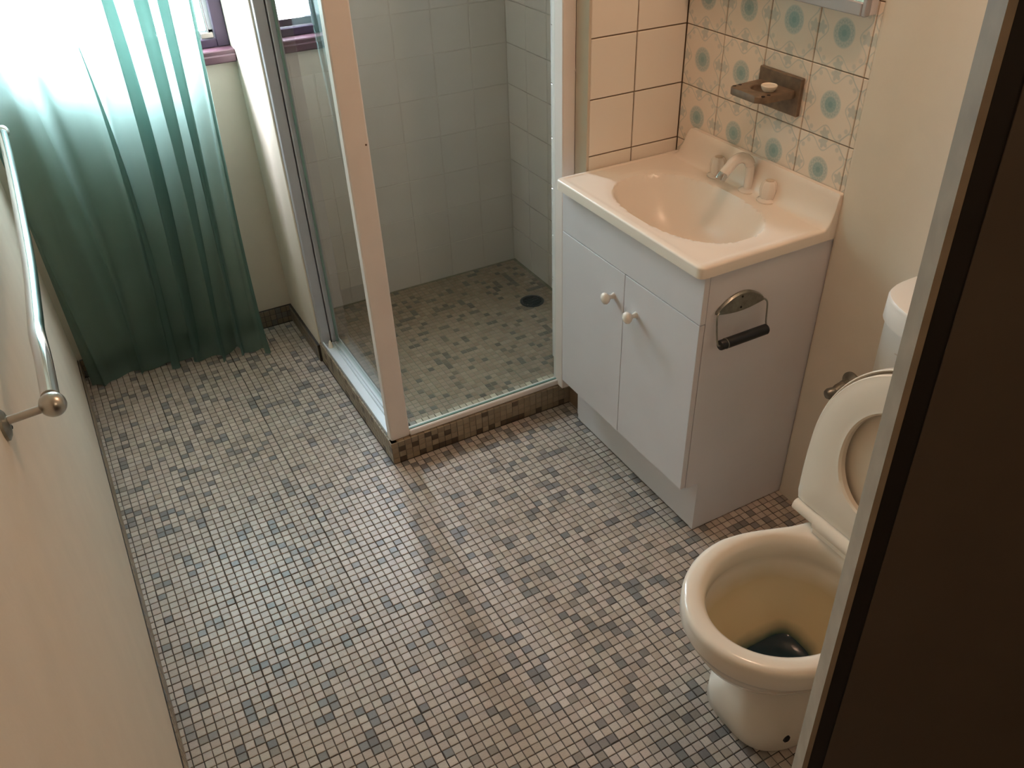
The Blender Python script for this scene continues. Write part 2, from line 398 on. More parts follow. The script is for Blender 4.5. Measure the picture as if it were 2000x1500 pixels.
# variants for the tiles kept as single objects
variants = []
for pal, n in ((BEI, 9), (GRY, 5)):
    L = []
    for k in range(n):
        mv = MB(); mosaic_piece(mv, Vector((0, 0, 0)), X_, Y_, .0204, .0204, jit(pal[k % len(pal)]))
        me = bpy.data.meshes.new('mosaic_tile'); me.from_pydata(mv.v, [], mv.f); me.materials.append(mosaic_m)
        at = me.color_attributes.new('tint', 'FLOAT_COLOR', 'POINT'); at.data.foreach_set('color', [q for c in mv.c for q in c]); L.append(me)
    variants.append(L)
def seen(px, py):
    if not (4 < px < 1996 and 4 < py < 1496): return False
    if px > 1748 - .28 * (py - 900) - 4: return False                      # behind the door leaf
    if px > 1330 and py > 1020: return False                               # behind the toilet
    return True
room, shower, cand = MB(), MB(), []
i0, i1 = int(-HX / P) - 1, int((SHX - HX) / P) + 1
last_grey = {}
sheet = 13
for ji in range(int((YF - .0) / P) - 2, int(YB / P) + 1):
    for ii in range(i0, i1 + 1):
        # sheets leave a slightly wider, offset joint every 13 tiles
        x = HX + (ii + .5) * P; y = (ji + .5) * P
        if x < .0 or y > YB - .008: continue
        in_sh = x > HX and y > 0
        if in_sh and (x < HX + .08 or y < .083): continue
        if not in_sh and x > W - .003: continue
        if in_sh and x > SHX - .008: continue
        if in_sh and x > STX and y < STY: continue
        if not in_sh and x > 1.47 and y > YV + .03: continue
        key = (ii, ji)
        p = .13
        if (ii - 1, ji) in last_grey or (ii, ji - 1) in last_grey: p = .20
        grey = random.random() < p
        if grey: last_grey[key] = 1
        sx_ = ((ii % sheet) - 6) * -.00008; sy_ = ((ji % sheet) - 6) * -.00008
        o = Vector((x + sx_ + random.uniform(-.0004, .0004), y + sy_ + random.uniform(-.0004, .0004), random.uniform(-.0003, .0002)))
        if in_sh:
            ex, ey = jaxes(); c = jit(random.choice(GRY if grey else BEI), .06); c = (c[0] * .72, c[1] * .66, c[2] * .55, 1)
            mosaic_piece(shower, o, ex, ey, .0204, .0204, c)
        else:
            px, py, d = project(o); cand.append((d if seen(px, py) and d > 0 else 99, o, grey))
cand.sort(key=lambda c: c[0])
for k, (d, o, grey) in enumerate(cand):
    if k < 300 and d < 50:
        put(random.choice(variants[1 if grey else 0]), 'mosaic_tile', floor, o, rot=(random.uniform(-.006, .006), random.uniform(-.006, .006), random.uniform(-.02, .02)))
    else:
        ex, ey = jaxes(); mosaic_piece(room, o, ex, ey, .0204, .0204, jit(random.choice(GRY if grey else BEI), .06))
t = build('mosaic_field', room, mosaic_m, floor); t['kind'] = 'stuff'
sb = build('shower_base', MB().box(HX + .075, SHX + .01, .075, YB, -.004, -.0012), grout_sh, floor); sb['label'] = 'shower floor mosaic bed with pale grout'
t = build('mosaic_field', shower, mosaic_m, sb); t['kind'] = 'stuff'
tag_drain = thing('floor_drain', (1.69, .68, 0), 'dark round floor drain in the shower mosaic', 'drain')
build('grate_ring', MB().lathe((1.69, .68, -.002), (0, 0, 1), [(0, .05), (.004, .05), (.005, .047), (.005, .040), (.002, .038), (.001, .0)]), drain_m, tag_drain, smooth=30)
mb = MB()
for k in range(-3, 4):
    L = math.sqrt(.038 ** 2 - (k * .011) ** 2); mb.box(1.69 - L, 1.69 + L, .68 + k * .011 - .0025, .68 + k * .011 + .0025, .0, .0045)
build('grate_bar', mb, drain_m, tag_drain)

# tiled skirting strips: three rows of the same small tiles
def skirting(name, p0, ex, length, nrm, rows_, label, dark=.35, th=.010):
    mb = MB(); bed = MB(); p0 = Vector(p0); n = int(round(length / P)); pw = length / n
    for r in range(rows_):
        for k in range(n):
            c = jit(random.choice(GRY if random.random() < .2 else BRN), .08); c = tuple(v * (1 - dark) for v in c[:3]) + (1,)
            o = p0 + ex * (k + .5) * pw + Z_ * (r + .5) * .0235 + nrm * th
            e2 = Z_ if ex.cross(Z_).dot(nrm) > 0 else -Z_
            mosaic_piece(mb, o, ex, e2, pw - .0018, .0217, c)
    a = p0; b = p0 + ex * length + Z_ * .0235 * rows_ + nrm * (th - .0015)
    bed.box(min(a.x, b.x), max(a.x, b.x), min(a.y, b.y), max(a.y, b.y), -.002, .0235 * rows_)
    o = build(name, bed, grout); struct(o, label, 'skirting')
    t = build('mosaic_strip', mb, mosaic_m, o); t['kind'] = 'stuff'
skirting('baseboard_left', (0, YF + .02, 0), Y_, YB - YF - .02, X_, 3, 'brown mosaic tile skirting at foot of left wall', .0, .004)
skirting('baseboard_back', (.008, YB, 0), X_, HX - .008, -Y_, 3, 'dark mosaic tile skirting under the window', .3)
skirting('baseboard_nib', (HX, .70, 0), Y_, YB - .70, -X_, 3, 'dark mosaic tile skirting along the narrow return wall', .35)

# ------------------------------------------------------------------ shower hob
hob = thing('shower_hob', (HX, 0, 0), 'low brown tiled kerb around the shower floor', 'kerb')
i_ = .004
mb = MB().box(HX + i_, HX + .08, i_, .70, -.003, HH - .003).box(HX + .08, STX + .002, i_, .08, -.003, HH - .003)
build('kerb_core', mb, grout, hob)
n = 29; pw = (STX + .004 - HX) / n
for k in range(n):
    for r in range(4):
        dk = random.random() < (.06 if r > 1 else .12 if r else .3)
        if k in (3, 8) and r == 2: dk = True
        c = jit(random.choice(DBR if dk else BRN), .05)
        m1 = MB(); h = .0195 if r else .0195
        mosaic_piece(m1, Vector((0, 0, 0)), X_, Z_, pw - .0012, h, c)
        o = build('mosaic_tile', m1, mosaic_m, hob, origin=(0, 0, 0)); o.location = (pw * (k + .5), 0, .0202 * (r + .5))
mb = MB(); n2 = 31
for k in range(n2):
    for r in range(4):
        c = jit(random.choice(DBR if random.random() < .12 else BRN), .05)
        mosaic_piece(mb, Vector((HX, (k + .5) * .70 / n2, .0202 * (r + .5))), -Y_, Z_, .70 / n2 - .0012, .0195, c)
    mosaic_piece(mb, Vector((HX + .012, (k + .5) * .70 / n2, HH)), X_, Y_, .022, .0215, jit(random.choice(BRN)))
for k in range(n):
    mosaic_piece(mb, Vector((HX + pw * (k + .5), .011, HH)), X_, Y_, pw - .0015, .0215, jit(random.choice(BRN)))
t = build('mosaic_field', mb, mosaic_m, hob); t['kind'] = 'stuff'
for k in range(4, n):
    m1 = MB(); c = jit(random.choice(GRY) if random.random() < .2 else random.choice(BEI), .05)
    mosaic_piece(m1, Vector((0, 0, 0)), X_, Y_, pw - .002, .046, (c[0], c[1] * 1.0, c[2] * .85, 1))
    o = build('kerb_top_tile', m1, mosaic_m, hob, origin=(0, 0, 0)); o.location = (pw * (k + .5), .055, HH)

# ------------------------------------------------------------------ windows
def window(n, xa, xb, label, stay):
    w = bpy.data.objects.new('window_%d' % n, None); C.objects.link(w); w.location = ((xa + xb) / 2, YB, ZS); struct(w, label, 'window')
    yf = YB + .03
    mb = MB().box(xa, xa + .04, yf, yf + .05, ZS, ZT, .002).box(xb - .04, xb, yf, yf + .05, ZS, ZT, .002)
    mb.box(xa + .04, xb - .04, yf, yf + .05, ZS, ZS + .026, .002).box(xa + .04, xb - .04, yf, yf + .05, ZT - .04, ZT, .002)
    build('frame', mb, frame_m, w)
    s = .022; mb = MB()
    mb.box(xa + .042, xa + .042 + s, yf + .022, yf + .048, ZS + .028, ZT - .04).box(xb - .042 - s, xb - .042, yf + .022, yf + .048, ZS + .028, ZT - .04)
    mb.box(xa + .042, xb - .042, yf + .022, yf + .048, ZS + .028, ZS + .05).box(xa + .042, xb - .042, yf + .022, yf + .048, ZT - .065, ZT - .042)
    build('sash', mb, track_m if stay else frame_m, w)
    build('pane', MB().box(xa + .05, xb - .05, yf + .034, yf + .038, ZS + .04, ZT - .05), pane_m, w)
    mb = MB().box(xa, xb, YB - .032, Y1, .992, ZS - .012, .004).box(xa, xb, YB - .026, Y1, ZS - .016, ZS + .001, .003)
    build('sill', mb, sill_m, w)
    if stay:
        st = build('stay_plate', MB().box(xb - .085, xb - .045, yf + .004, yf + .02, ZS + .028, ZS + .045, .002), steel, w)
        build('stay_rod', MB().tube([(xb - .060, yf + .012, ZS + .04), (xb - .062, yf + .010, ZS + .10), (xb - .064, yf + .010, ZS + .34)], .0045, 8), chrome, w, smooth=50)
window(1, .08, .797, 'dark framed window with red-brown sill behind the green curtain', True)
window(2, .87, 1.13, 'dark framed window with red-brown sill inside the shower', False)

# ------------------------------------------------------------------ shower screen
SC = thing('shower_screen', (HX, 0, HH), 'white framed glass shower screen with sliding side door', 'shower screen')
H2 = 1.95
build('wall_channel', MB().box(.802, .834, .672, .70, HH, H2, .002).box(.832, .836, .680, .70, HH, H2), alu_g, SC)
build('door_stile', MB().box(.838, .866, .668, .70, HH + .006, H2, .003), alu_g, SC)
mb = MB().box(.803, .866, .045, .672, HH, HH + .004).box(.803, .807, .045, .672, HH, HH + .016, .001).box(.834, .837, .045, .66, HH, HH + .014, .001)
mb.box(.845, .848, .045, .66, HH, HH + .012, .001).box(.862, .866, .045, .672, HH, HH + .018, .001)
build('bottom_track', mb, track_m, SC)
build('corner_post', MB().box(.803, .867, .012, .045, HH - .001, H2, .004), alu, SC)
o = build('screw', MB().lathe((.858, .012, 1.005), (0, -1, 0), [(0, .0025), (.001, .0025), (.0015, .001)], 10), screw_m, SC)
build('bottom_rail', MB().box(.867, STX - .001, .008, .036, HH, HH + .020, .003), alu, SC)
build('wall_jamb', MB().box(1.409, STX + .001, -.021, .036, HH, H2, .003), alu, SC)
build('jamb_screw', MB().lathe((1.449, -.021, 1.10), (0, -1, 0), [(0, .004), (.0015, .0035), (.002, .001)], 10), alu, SC)
fg = build('fixed_glass', MB().box(.862, 1.414, .018, .023, HH + .018, H2), glass_m, SC)
build('glass_edge', MB().box(.867, 1.409, .0172, .0238, HH + .0195, HH + .0225), edge_m, fg)
dg = build('sliding_glass', MB().box(.853, .858, .05, .665, HH + .008, H2), glass_m, SC)
build('glass_edge', MB().box(.8525, .8585, .655, .665, HH + .01, H2), edge_m, dg)
build('top_rail', MB().box(.803, .867, .012, .70, H2, H2 + .04, .003).box(.867, STX, .005, .045, H2, H2 + .04, .003), alu, SC)
build('track_guide', MB().lathe((.822, .640, HH + .004), (0, 0, 1), [(0, .0085), (.004, .009), (.018, .006), (.028, .002), (.029, 0)], 14), plast, SC, smooth=50)

# ------------------------------------------------------------------ curtain
def curtain():
    NS, NZ = 420, 70; z0, z1 = .0, 2.05
    top = [(0, .02, .99), (.3, .25, .965), (.6, .45, .95), (.8, .58, .945), (1.0, .722, .935)]
    bot = [(0, .015, .975), (.25, .20, .985), (.5, .37, .965), (.75, .54, .92), (1.0, .645, .895)]
    def lerp(T, s):
        for a, b in zip(T, T[1:]):
            if s <= b[0]:
                f = (s - a[0]) / (b[0] - a[0]); f = f * f * (3 - 2 * f) * .3 + f * .7
                return a[1] + (b[1] - a[1]) * f, a[2] + (b[2] - a[2]) * f
        return T[-1][1:]
    vs = []
    for iz in range(NZ + 1):
        h = iz / NZ; z = z1 + (z0 - z1) * h
        for i in range(NS + 1):
            s = i / NS; s2 = min(1, max(0, s + .020 * sin(5 * h + 3 * s) * s * (1 - s) * 3))
            x, y = lerp(top, s); xb, yb = lerp(bot, s)
            x += (xb - x) * h; y += (yb - y) * h
            y -= .055 * sin(pi * min(1, h * 1.05)) * max(0, sin(pi * (s - .12) / .9))
            x += .045 * sin(pi * s) * (sin(2.2 * h + .6) - .6) * .5
            env = .5 + .5 * min(1, s * 2.2)
            ph = 2 * pi * (6.4 * s2 + .25 * sin(3.1 * h + 6 * s) + .12 * sin(9 * s))
            A = (.018 + .014 * h) * env * (.75 + .25 * sin(17 * s + 2))
            y += A * cos(ph) + .006 * sin(2.7 * ph + 4 * h) * env
            x += .034 * sin(ph + .5) * env * (.8 + .35 * sin(4 * h + 9 * s)) + .004 * sin(3 * ph + 2 * h) * env
            zz = z
            if h > .93:                                        # hem breaks and spreads on the tiles
                q = (h - .93) / .07; y -= .030 * q * q * env * (.5 + .5 * sin(ph * .5 + 1)); zz = max(.004, z) + .004 * (1 + sin(2 * ph)) * q * env
            else: zz = z
            y = min(y, YB - .047 if .95 < z < 1.1 else YB - .018); x = max(x, .010)
            vs.append((x, y, max(.003, zz)))
    n = NS + 1
    fs = [(i * n + k, i * n + k + 1, (i + 1) * n + k + 1, (i + 1) * n + k) for i in range(NZ) for k in range(NS)]
    return MB().add(vs, fs)
ct = thing('curtain', (.36, .98, 0), 'sheer green curtain hanging in folds from window to mosaic floor', 'curtain')
build('drape', curtain(), curtain_m, ct, smooth=180)
cr = thing('curtain_rod', (.38, 1.0, 2.06), 'thin rod carrying the sheer green curtain above the window', 'curtain rod')
build('rod', MB().tube([(.0, 1.0, 2.062), (.797, 1.0, 2.062)], .009), steel, cr, smooth=50)

# ------------------------------------------------------------------ towel rail on the left wall
tr = thing('towel_rail', (0, -.80, 1.02), 'long bent chrome towel rail on the left cream wall', 'towel rail')
pts = [(.070, -.80, 1.030), (.072, -.70, 1.038), (.0705, -.61, 1.038), (.070, -.50, 1.020), (.070, -.137, .974), (.071, .444, .955), (.0705, .80, .960)]
def smooth_path(p, n=6):
    p = [Vector(q) for q in p]; out = []
    for i in range(len(p) - 1):
        a, b, c, d = p[max(i - 1, 0)], p[i], p[i + 1], p[min(i + 2, len(p) - 1)]
        for k in range(n):
            t = k / n; out.append(.5 * ((2 * b) + (c - a) * t + (2 * a - 5 * b + 4 * c - d) * t * t + (3 * b - a - 3 * c + d) * t ** 3))
    out.append(p[-1]); return out
build('bar', MB().tube(smooth_path(pts), .0125, 20), chrome, tr, smooth=50)
for y, z in ((-.812, 1.024), (.80, .960)):
    b_ = build('end_ball', MB().lathe((.070, y, z - .0185), (0, 0, 1), [(.0185 * (1 - cos(a * pi / 14)), .0185 * sin(a * pi / 14)) for a in range(15)], 24), steel, tr, smooth=180)
    build('bracket_arm', MB().tube([(.0, y, z - .006), (.058, y, z - .002)], .0062), steel, tr, smooth=50)
    fl = build('wall_flange', MB().lathe((0, y, z - .010), (1, 0, 0), [(0, .024), (.004, .024), (.008, .018), (.010, .010)], 24), oldmetal, tr, smooth=40)
    build('screw', MB().lathe((.006, y + .012, z - .024), (1, 0, 0), [(0, .004), (.003, .0035), (.004, .001)], 10), dark_m, fl)

# ------------------------------------------------------------------ vanity cabinet
XD, XK, HKk, HDT, ZC = 1.363, 1.424, .181, .695, .822
YL = -.097
va = thing('vanity_cabinet', (1.56, -.405, 0), 'white laminate two-door cabinet under the washbasin', 'cabinet')
def side(y0, y1, bottom=0.0):
    x = XD + .017; xb_ = W - .001
    pr = [(XK, bottom), (XK, HKk - .002), (x, HKk - .002), (x, HDT), (XD + .0165, HDT), (XD + .0165, ZC), (xb_, ZC), (xb_, bottom)]
    return MB().loft([[(a, y0, z) for a, z in pr], [(a, y1, z) for a, z in pr]], True, True, True)
build('side_panel', side(YV, YV + .016), lam, va)
build('side_panel', side(YL - .016, YL, .022), lam, va)
build('panel_foot', MB().box(XK + .002, XK + .02, YL - .04, YL + .001, 0, .024, .002), lam, va)
build('fascia', MB().box(XD, XD + .016, YV, YL, HDT + .002, ZC, .0008), lam, va)
for ya, yb, yk, zk in ((YV + .001, -.4105, -.470, .604), (-.4085, YL, -.3665, .612)):
    d = build('door', MB().box(XD, XD + .016, ya, yb, HKk, HDT - .0005, .0008), lam, va)
    build('knob', MB().lathe((XD, yk + .003, zk), (-1, 0, 0), [(0, .009), (.003, .0085), (.010, .006), (.016, .0075), (.022, .0135), (.028, .0165), (.033, .0155), (.037, .010), (.039, .003)], 26), knob_m, d, smooth=60)
build('kickboard', MB().box(XK, XK + .016, YV + .016, YL - .016, .003, HKk), lam, va)
build('carcass_base', MB().box(XD + .02, W - .006, YV + .016, YL - .016, HKk - .004, HKk + .012), lam, va)
build('back_panel', MB().box(W - .012, W - .006, YV + .016, YL - .016, .03, ZC), lam, va)

# ------------------------------------------------------------------ vanity top with moulded basin
vt = thing('washbasin', (1.55, -.405, ZC), 'cream moulded washbasin top with oval bowl and splashback', 'washbasin')
X0, X1, Y0, Y1v = 1.345, W - .0015, YV - .004, -.0875
def top_z(x, y):
    z = .850
    cx, cy, ax, ay = 1.534, -.420, .145, .229
    u, v = abs((x - cx) / ax), abs((y - cy) / ay); r = (u ** 2.3 + v ** 2.3) ** (1 / 2.3)
    if r < 1.12:
        z -= .0025 * max(0, min(1, (1.12 - r) / .12))
    if r < 1:
        q = 1 - r; z -= .128 * (1 - (1 - min(1, q / .62)) ** 2.2) + .004 * q
    # splashback rising in a cove along the wall, scooped away at its left end
    hy = 1.0
    if y > -.165: q = max(0, min(1, (-y - .105) / .060)); hy = q * q * (3 - 2 * q)
    xs = X1 - .044
    if x > xs:
        q = (x - xs) / .028
        cove = (1 - math.sqrt(max(0, 1 - min(q, .985) ** 2)))
        if q >= .985: cove = .83 + .17 * min(1, (q - .985) / .12)
        z += .084 * hy * min(1, cove)
    # a small raised rim around the other three sides
    e = min(x - X0, y - Y0, Y1v - y)
    if e < .006: z -= .006 * (1 - math.sqrt(max(0, 1 - (1 - e / .006) ** 2)))
    elif e < .02 and x < xs: z += .0015 * sin((e - .006) / .014 * pi)
    return z
def spaced(a, b, n, dense):
    out = [a + (b - a) * k / n for k in range(n + 1)]; out += dense; out = sorted(set(round(v, 5) for v in out if a <= v <= b)); return out
xs = spaced(X0, X1, 70, [X0 + .0005, X0 + .0015, X0 + .003] + [X1 - .044 + .0012 * k for k in range(48)])
ys = spaced(Y0, Y1v, 100, [Y0 + .0005, Y0 + .0015, Y0 + .003, Y1v - .0005, Y1v - .0015, Y1v - .003] + [-.165 + .003 * k for k in range(24)])
mb = MB(); nx, ny = len(xs), len(ys)
def rnd(x, y):      # round the two front corners in plan
    R = .016
    for sy_, yc in ((-1, Y0 + R), (1, Y1v - R)):
        if x < X0 + R and (y - yc) * sy_ > 0:
            dx, dy = x - (X0 + R), y - yc; m = max(abs(dx), abs(dy)); l = math.hypot(dx, dy)
            if l > 0: x, y = X0 + R + dx * m / l, yc + dy * m / l
    return x, y
vsx = []
for x in xs:
    for y in ys:
        a, b = rnd(x, y); vsx.append((a, b, top_z(x, y)))
fs = [(i * ny + k, (i + 1) * ny + k, (i + 1) * ny + k + 1, i * ny + k + 1) for i in range(nx - 1) for k in range(ny - 1)]
ring = [k for k in range(ny)][::-1] + [i * ny for i in range(1, nx)] + [(nx - 1) * ny + k for k in range(1, ny)] + [i * ny + ny - 1 for i in range(nx - 2, 0, -1)]
base = len(vsx)
for r_ in ring: vsx.append((vsx[r_][0], vsx[r_][1], ZC))
m_ = len(ring)
for k in range(m_): fs.append((ring[k], base + k, base + (k + 1) % m_, ring[(k + 1) % m_]))
mb.add(vsx, fs); build('basin_top', mb, poly, vt, smooth=35)
build('drain_plug_hole', MB().lathe((1.535, -.412, .7185), (0, 0, 1), [(0, .024), (.002, .024), (.003, .020), (.001, .017), (0, 0)], 24), chrome, vt, smooth=30)

# taps
DX = 1.724
sp = thing('basin_spout', (DX, -.434, .851), 'cream swivel spout with chrome tip between the two basin taps', 'tap')
build('base_flange', MB().lathe((DX, -.434, .8505), (0, 0, 1), [(0, .024), (.003, .024), (.006, .020), (.009, .013)], 26), crys, sp, smooth=40)
arc = [(DX, -.434, .855), (DX, -.434, .900)]
for k in range(1, 10):
    a = k / 9 * pi * .80; arc.append((DX - .040 * (1 - cos(a)), -.434, .905 + .040 * sin(a)))
ex_, ez_ = arc[-1][0], arc[-1][2]
arc.append((ex_ - .020, -.434, ez_ - .018))
build('spout_neck', MB().tube(smooth_path(arc, 3), [.0115 if k < 8 else .0135 for k in range((len(arc) - 1) * 3 + 1)], 20), crys, sp, smooth=60)
build('aerator', MB().lathe((ex_ - .018, -.434, ez_ - .012), (-.55, 0, -.83), [(0, .0135), (.004, .0145), (.018, .0145), (.019, .012)], 22), chrome, sp, smooth=40)
for yy, lb in ((-.509, 'cream fluted basin tap right of the spout'), (-.311, 'cream fluted basin tap left of the spout')):
    tp = thing('basin_tap', (DX, yy, .851), lb, 'tap', 'washbasin taps')
    build('flange', MB().lathe((DX, yy, .8505), (0, 0, 1), [(0, .027), (.003, .027), (.006, .021), (.010, .018)], 26), crys, tp, smooth=40)
    rg = []
    for h, r in ((.008, .0175), (.010, .0195), (.030, .0215), (.044, .019), (.050, .0150), (.052, .0125)):
        rg.append([(DX + (r * (1 + .05 * cos(8 * a))) * cos(a), yy + (r * (1 + .05 * cos(8 * a))) * sin(a), .8505 + h) for a in [2 * pi * k / 48 for k in range(48)]])
    build('handle', MB().loft(rg, True, True, True), crys, tp, smooth=35)
    build('cap', MB().lathe((DX, yy, .902), (0, 0, 1), [(0, .0105), (.0018, .0105), (.0025, .008)], 20), lam_e, tp, smooth=40)

# ------------------------------------------------------------------ toilet roll holder on the cabinet side
rh = thing('toilet_roll_holder', (1.487, YV, .68), 'metal toilet roll holder with black roller on the cabinet side', 'toilet roll holder')
ring0, ring1, ring2 = [], [], []
N = 24; xl, xr = 1.405, 1.550
up, dn = [], []
for k in range(N + 1):
    s = k / N; x = xl + (xr - xl) * s; up.append((x, .722 + .036 * sin(pi * s) ** .8)); dn.append((x, .720 - .004 + .0 * s - .010 * sin(pi * s)))
poly_ = up + dn[::-1]
f0 = [(x, YV - .0005, z) for x, z in poly_]; f1 = [(x, YV - .004, z) for x, z in poly_]
cxp, czp = 1.4775, .728
f2 = [(cxp + (x - cxp) * .965, YV - .009, czp + (z - czp) * .88) for x, z in poly_]
build('backplate', MB().loft([f0, f1, f2], True, True, True), oldmetal, rh, smooth=30)
for z in (.747, .719): build('screw', MB().lathe((cxp - .002, YV - .009, z), (0, -1, 0), [(0, .003), (.0015, .0025), (.002, .0005)], 10), dark_m, rh)
ya = YV - .012; yr = YV - .030
build('wire_arm', MB().tube(smooth_path([(xl + .006, ya + .004, .722), (xl - .002, ya, .718), (xl - .006, ya - .004, .706), (xl - .004, yr + .008, .661), (xl - .004, yr, .647), (xl + .010, yr, .646)], 4), .0022, 8), oldmetal, rh, smooth=60)
build('wire_arm', MB().tube(smooth_path([(xr - .006, ya + .004, .722), (xr + .001, ya, .718), (xr + .004, ya - .004, .706), (xr + .003, yr + .008, .661), (xr + .003, yr, .647), (xr - .010, yr, .646)], 4), .0022, 8), oldmetal, rh, smooth=60)
build('roller', MB().lathe((xl + .000, yr, .646), (1, 0, 0), [(0, .005), (0, .0115), (.002, .0125), (.020, .0125), (.020, .0132), (.143, .0132), (.146, .011), (.146, .004)], 26), rubber, rh, smooth=30)
build('roller_ring', MB().lathe((xl + .017, yr, .646), (1, 0, 0), [(0, .0128), (.0, .0136), (.002, .0136), (.002, .0128)], 26), oldmetal, rh)

# ------------------------------------------------------------------ soap holder on the blue tiles
sh = thing('soap_holder', (W, -.468, 1.10), 'brown soap holder with slotted shelf on the blue patterned tiles', 'soap holder')
build('backplate', MB().box(W - .012, W - .0003, -.537, -.393, 1.062, 1.150, .002), wood, sh)
def shelf():
    z1, z0 = 1.120, 1.104; ya, yb = -.525, -.400; xf = 1.640; N = 40
    cx, cy = 1.698, -.462
    outer = []
    cor = [(W - .010, yb), (xf + .010, yb - .006), (xf, yb - .018), (xf, ya + .022), (xf + .016, ya + .006), (W - .010, ya)]
    # resample outline, then bridge to the round hole
    per = []; P_ = [Vector((a, b, 0)) for a, b in cor]; P_.append(P_[0]); Ls = [(P_[i + 1] - P_[i]).length for i in range(len(P_) - 1)]; T = sum(Ls)
    ang = []
    for k in range(N):
        d = T * k / N
        for i, l in enumerate(Ls):
            if d <= l: per.append(P_[i].lerp(P_[i + 1], d / l)); break
            d -= l
    inner = []
    for p in per:
        v = Vector((p.x - cx, p.y - cy, 0)).normalized(); inner.append(Vector((cx + v.x * .026, cy + v.y * .030, 0)))
    R = lambda L, z: [(p.x, p.y, z) for p in L]
    return MB().loft([R(inner, z0), R(inner, z1 - .002), R([i.lerp(p, .06) for i, p in zip(inner, per)], z1), R([p.lerp(i, .05) for i, p in zip(inner, per)], z1), R(per, z1 - .003), R(per, z0), R(inner, z0)])
build('shelf', shelf(), wood, sh, smooth=35)
for y in (-.412, -.513):
    for x in (1.655, 1.672): build('slot_shade', MB().lathe((x, y, 1.1188), (0, 0, 1), [(0, .0045), (.0016, .0045)], 12), dark_m, sh)  # solid dark discs, the shade of open holes put into the colour
pl = thing('basin_plug', (1.700, -.490, 1.12), 'small white round plug lying on the brown soap holder', 'plug')
build('disc', MB().lathe((1.694, -.488, 1.1205), (0, 0, 1), [(0, .013), (.004, .0165), (.011, .0195), (.013, .0195), (.014, .018), (.012, .016), (.0115, 0)], 26), plast, pl, smooth=40)

# ------------------------------------------------------------------ mirror cabinet
mc = thing('mirror_cabinet', (W, -.40, 1.31), 'slim mirror cabinet with pale frame above the washbasin', 'mirror cabinet')
MX = 1.722; my0, my1, mz0, mz1 = -.700, -.105, 1.312, 1.90
build('body', MB().box(MX + .016, W - .0005, my0, my1, mz0 + .002, mz1, .001), lam, mc)
mb = MB().box(MX, MX + .015, my0 + .012, my1, mz0, mz0 + .026, .002).box(MX, MX + .015, my0, my0 + .011, mz0, mz1, .002).box(MX, MX + .015, my1 - .02, my1, mz0, mz1, .002).box(MX, MX + .015, my0, my1, mz1 - .02, mz1, .002)
build('door_frame', mb, alu_g, mc)
build('mirror', MB().box(MX + .004, MX + .010, my0 + .010, my1 - .018, mz0 + .024, mz1 - .018), mirror_m, mc)

# ------------------------------------------------------------------ toilet
TY = -1.256
tl = thing('toilet', (1.25, TY, 0), 'ivory ceramic toilet with raised seat and blue water', 'toilet')
def catm(T, u):
    for i in range(len(T) - 1):
        if u <= T[i + 1][0]:
            a, b = T[i], T[i + 1]; f = (u - a[0]) / (b[0] - a[0])
            m0 = (T[i + 1][1] - T[i - 1][1]) / (T[i + 1][0] - T[i - 1][0]) if i > 0 else (b[1] - a[1]) / (b[0] - a[0])
            m1 = (T[i + 2][1] - T[i][1]) / (T[i + 2][0] - T[i][0]) if i + 2 < len(T) else (b[1] - a[1]) / (b[0] - a[0])
            h = b[0] - a[0]; return (2 * f ** 3 - 3 * f * f + 1) * a[1] + (f ** 3 - 2 * f * f + f) * h * m0 + (-2 * f ** 3 + 3 * f * f) * b[1] + (f ** 3 - f * f) * h * m1
    return T[-1][1]
NR = 96
def egg(xf, xb, w, z, kind):
    """closed outline; kind 0 rim shape, 1 foot shape (boxy), 2 ellipse, 3 rounded box"""
    out = []
    for k in range(NR):
        t = 2 * pi * k / NR; c, s = cos(t), sin(t)
        def shape(kd):
            if kd == 0:      # front full round, waisting to a straight platform at the back
                cx = xf + .205
                if c > 0: return cx - (cx - xf) * c, w * s
                u = -c; x = cx + (xb - cx) * (u ** 1.1 if u < 1 else 1)
                hw = catm([(0, 1.0), (.2, .955), (.4, .86), (.6, .745), (.8, .68), (1.0, .66)], min(1, u))
                return x, math.copysign(w * hw * min(1, (abs(s) * 3.2) ** .8), s) if abs(s) > 1e-6 else 0
            if kd == 1: n = 3.4
            elif kd == 2: n = 2.0
            else: n = 4.0
            cx = (xf + xb) / 2; a = (xb - xf) / 2
            return cx - a * math.copysign(abs(c) ** (2 / n), c), w * math.copysign(abs(s) ** (2 / n), s)
        if isinstance(kind, tuple):
            a, b, f = kind; p, q = shape(a), shape(b); x, y = p[0] + (q[0] - p[0]) * f, p[1] + (q[1] - p[1]) * f
        else: x, y = shape(kind)
        out.append((x, TY + y, z))
    return out
outer = [egg(1.098, 1.56, .126, 0, 1), egg(1.090, 1.56, .128, .012, 1), egg(1.084, 1.555, .118, .080, 1), egg(1.098, 1.545, .102, .110, (1, 2, .3)), egg(1.106, 1.53, .092, .145, (1, 2, .4)),
         egg(1.100, 1.51, .092, .18, (1, 2, .5)), egg(1.074, 1.49, .112, .210, (2, 0, .3)), egg(1.044, 1.48, .132, .238, (2, 0, .5)), egg(1.014, 1.475, .153, .268, (2, 0, .8)), egg(.998, 1.468, .166, .296, 0), egg(.986, 1.466, .176, .320, 0), egg(.984, 1.466, .179, .334, 0), egg(.976, 1.464, .185, .341, 0),
         egg(.972, 1.463, .189, .352, 0), egg(.972, 1.463, .189, .384, 0), egg(.974, 1.462, .187, .393, 0), egg(.979, 1.458, .183, .398, 0), egg(.986, 1.45, .176, .400, 0), egg(.998, 1.43, .166, .400, 0)]
